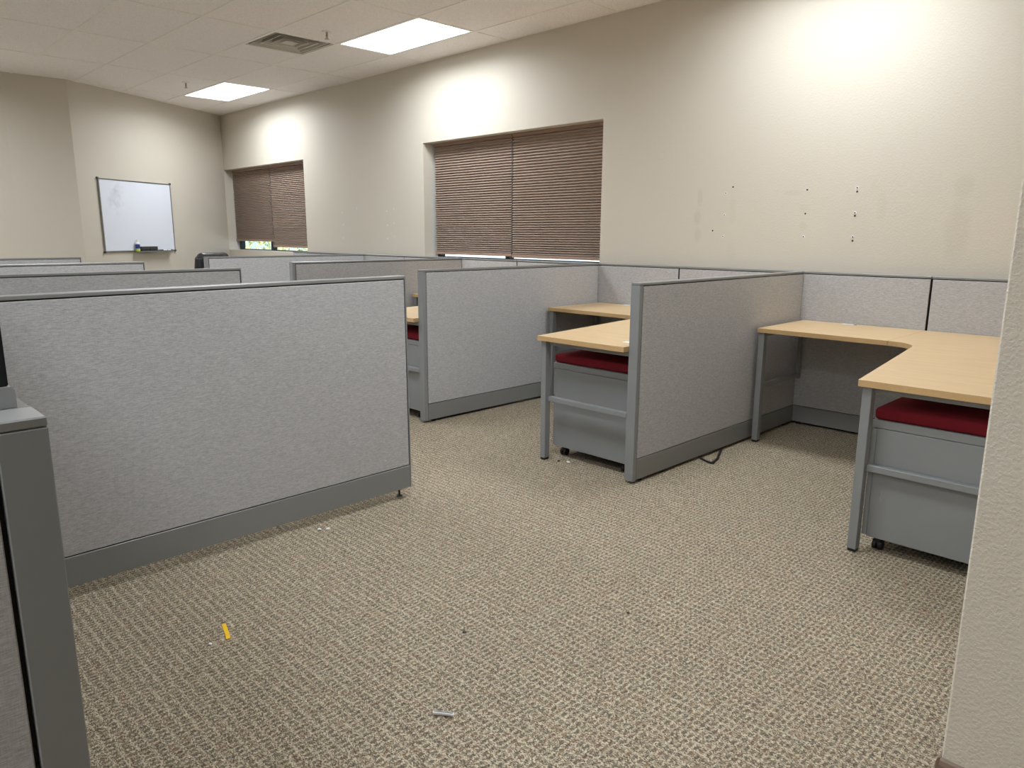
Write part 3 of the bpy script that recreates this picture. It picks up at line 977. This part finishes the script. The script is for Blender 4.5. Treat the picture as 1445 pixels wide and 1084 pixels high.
for x, cn in cols:
    for z, rn in rows:
        kind = 'anchor'
        if x == -2.2 and rn != 'bottom': kind = 'hole'
        anchor(x, z, kind, '%s in the %s above the nearest desks, %s one' % ('white plastic wall anchor' if kind == 'anchor' else 'dark screw hole', cn, rn))
for z, rn in ((1.541, 'top'), (1.392, 'middle'), (1.236, 'bottom')):
    anchor(-1.877, z, 'hole', 'dark screw hole just below the %s anchor of the right column' % rn)
anchor(-2.742, 1.605, 'hole', 'small dark hole up and right of the left column of anchors')
anchor(-2.885, 1.30, 'hole', 'small dark hole left of the bottom anchor in the left column')
for x, z, l in ((-7.913, 1.516, 'left column, top'), (-7.892, 1.374, 'left column, middle'), (-7.905, 1.214, 'left column, bottom'),
                (-7.586, 1.559, 'middle'), (-6.987, 1.516, 'right column, top'), (-6.981, 1.36, 'right column, middle'),
                (-6.989, 1.212, 'right column, bottom'), (-6.851, 1.536, 'rightmost column, top'), (-6.858, 1.383, 'rightmost column, middle'),
                (-6.852, 1.236, 'rightmost column, bottom')):
    anchor(x, z, 'filled', 'pale filled hole on the wall between the windows, ' + l, grp='filled holes between the windows')

# ------------------------------------------------------------------ things on the carpet
b = B(); sweep(b, [(-.05, .003, .004), (-.015, .0, .0025), (.02, -.004, .0045), (.05, -.009, .003)], .013, .0014)
o = obj('paper_strip', b, M_YELLOW); o.location = (-2.186, -4.047, 0); o.rotation_euler = (0, 0, -.15)
tag(o, 'bright yellow paper strip lying on the carpet in the left foreground', 'paper strip')
t_ = thing('plastic_clip', 'small clear white plastic clip lying on the foreground carpet', 'clip', (-1.37, -3.812, 0.0005), math.atan2(.031, .043))
b = B(); sweep(b, [(-.028, 0, .006), (0, 0, .0075), (.028, 0, .006)], .010, .005); obj('bar', b, M_WHITE, t_)
bx('rib', M_CLAMP, t_, -.026, .026, -.0012, .0012, .0101, .0122)
b = B()
sweep(b, [(-.008, -.09, .010), (.035, -.115, .006), (.098, -.13, .006)], .014, .004)
sweep(b, [(.098, -.13, .006), (.07, -.03, .006), (.035, .05, .008), (.0, .13, .010)], .014, .004)
o = obj('cable_strap', b, M_BLACK); o.location = (-2.122, -1.19, 0); tag(o, 'folded black strap poking out under the first divider', 'strap')
def lint(x, y, r, label, mat=M_LINT):
    b = B(); bmesh.ops.create_icosphere(b, subdivisions=2, radius=r)
    rn = random.Random(int((x + y) * 1000))
    for v in b.verts:
        v.co *= rn.uniform(.7, 1.25); v.co.z *= .5; v.co.x *= 1.3
    mz = min(v.co.z for v in b.verts)
    for v in b.verts: v.co.z -= mz
    o = obj('lint', b, mat); o.location = (x, y, .0005); o.rotation_euler = (0, 0, rn.uniform(0, 3))
    tag(o, label, 'lint', 'scraps on the carpet')
lint(-2.722, -3.400, .007, 'white scrap on the carpet just right of the foreground divider base, left of a pair')
lint(-2.704, -3.369, .007, 'white scrap on the carpet just right of the foreground divider base, right of a pair')
lint(-2.607, -1.889, .008, 'white scrap on the carpet below the second file cabinet')
lint(-2.66, -1.91, .006, 'black crumb on the carpet near the second desk leg', M_BLACK)
lint(-2.148, -4.116, .005, 'tiny white scrap on the carpet beside the yellow strip')
lint(-1.648, -3.498, .005, 'dark crumb in the middle of the foreground carpet', M_BLACK)
lint(-1.352, -3.017, .005, 'tiny dark crumb on the open carpet right of the centre', M_BLACK)
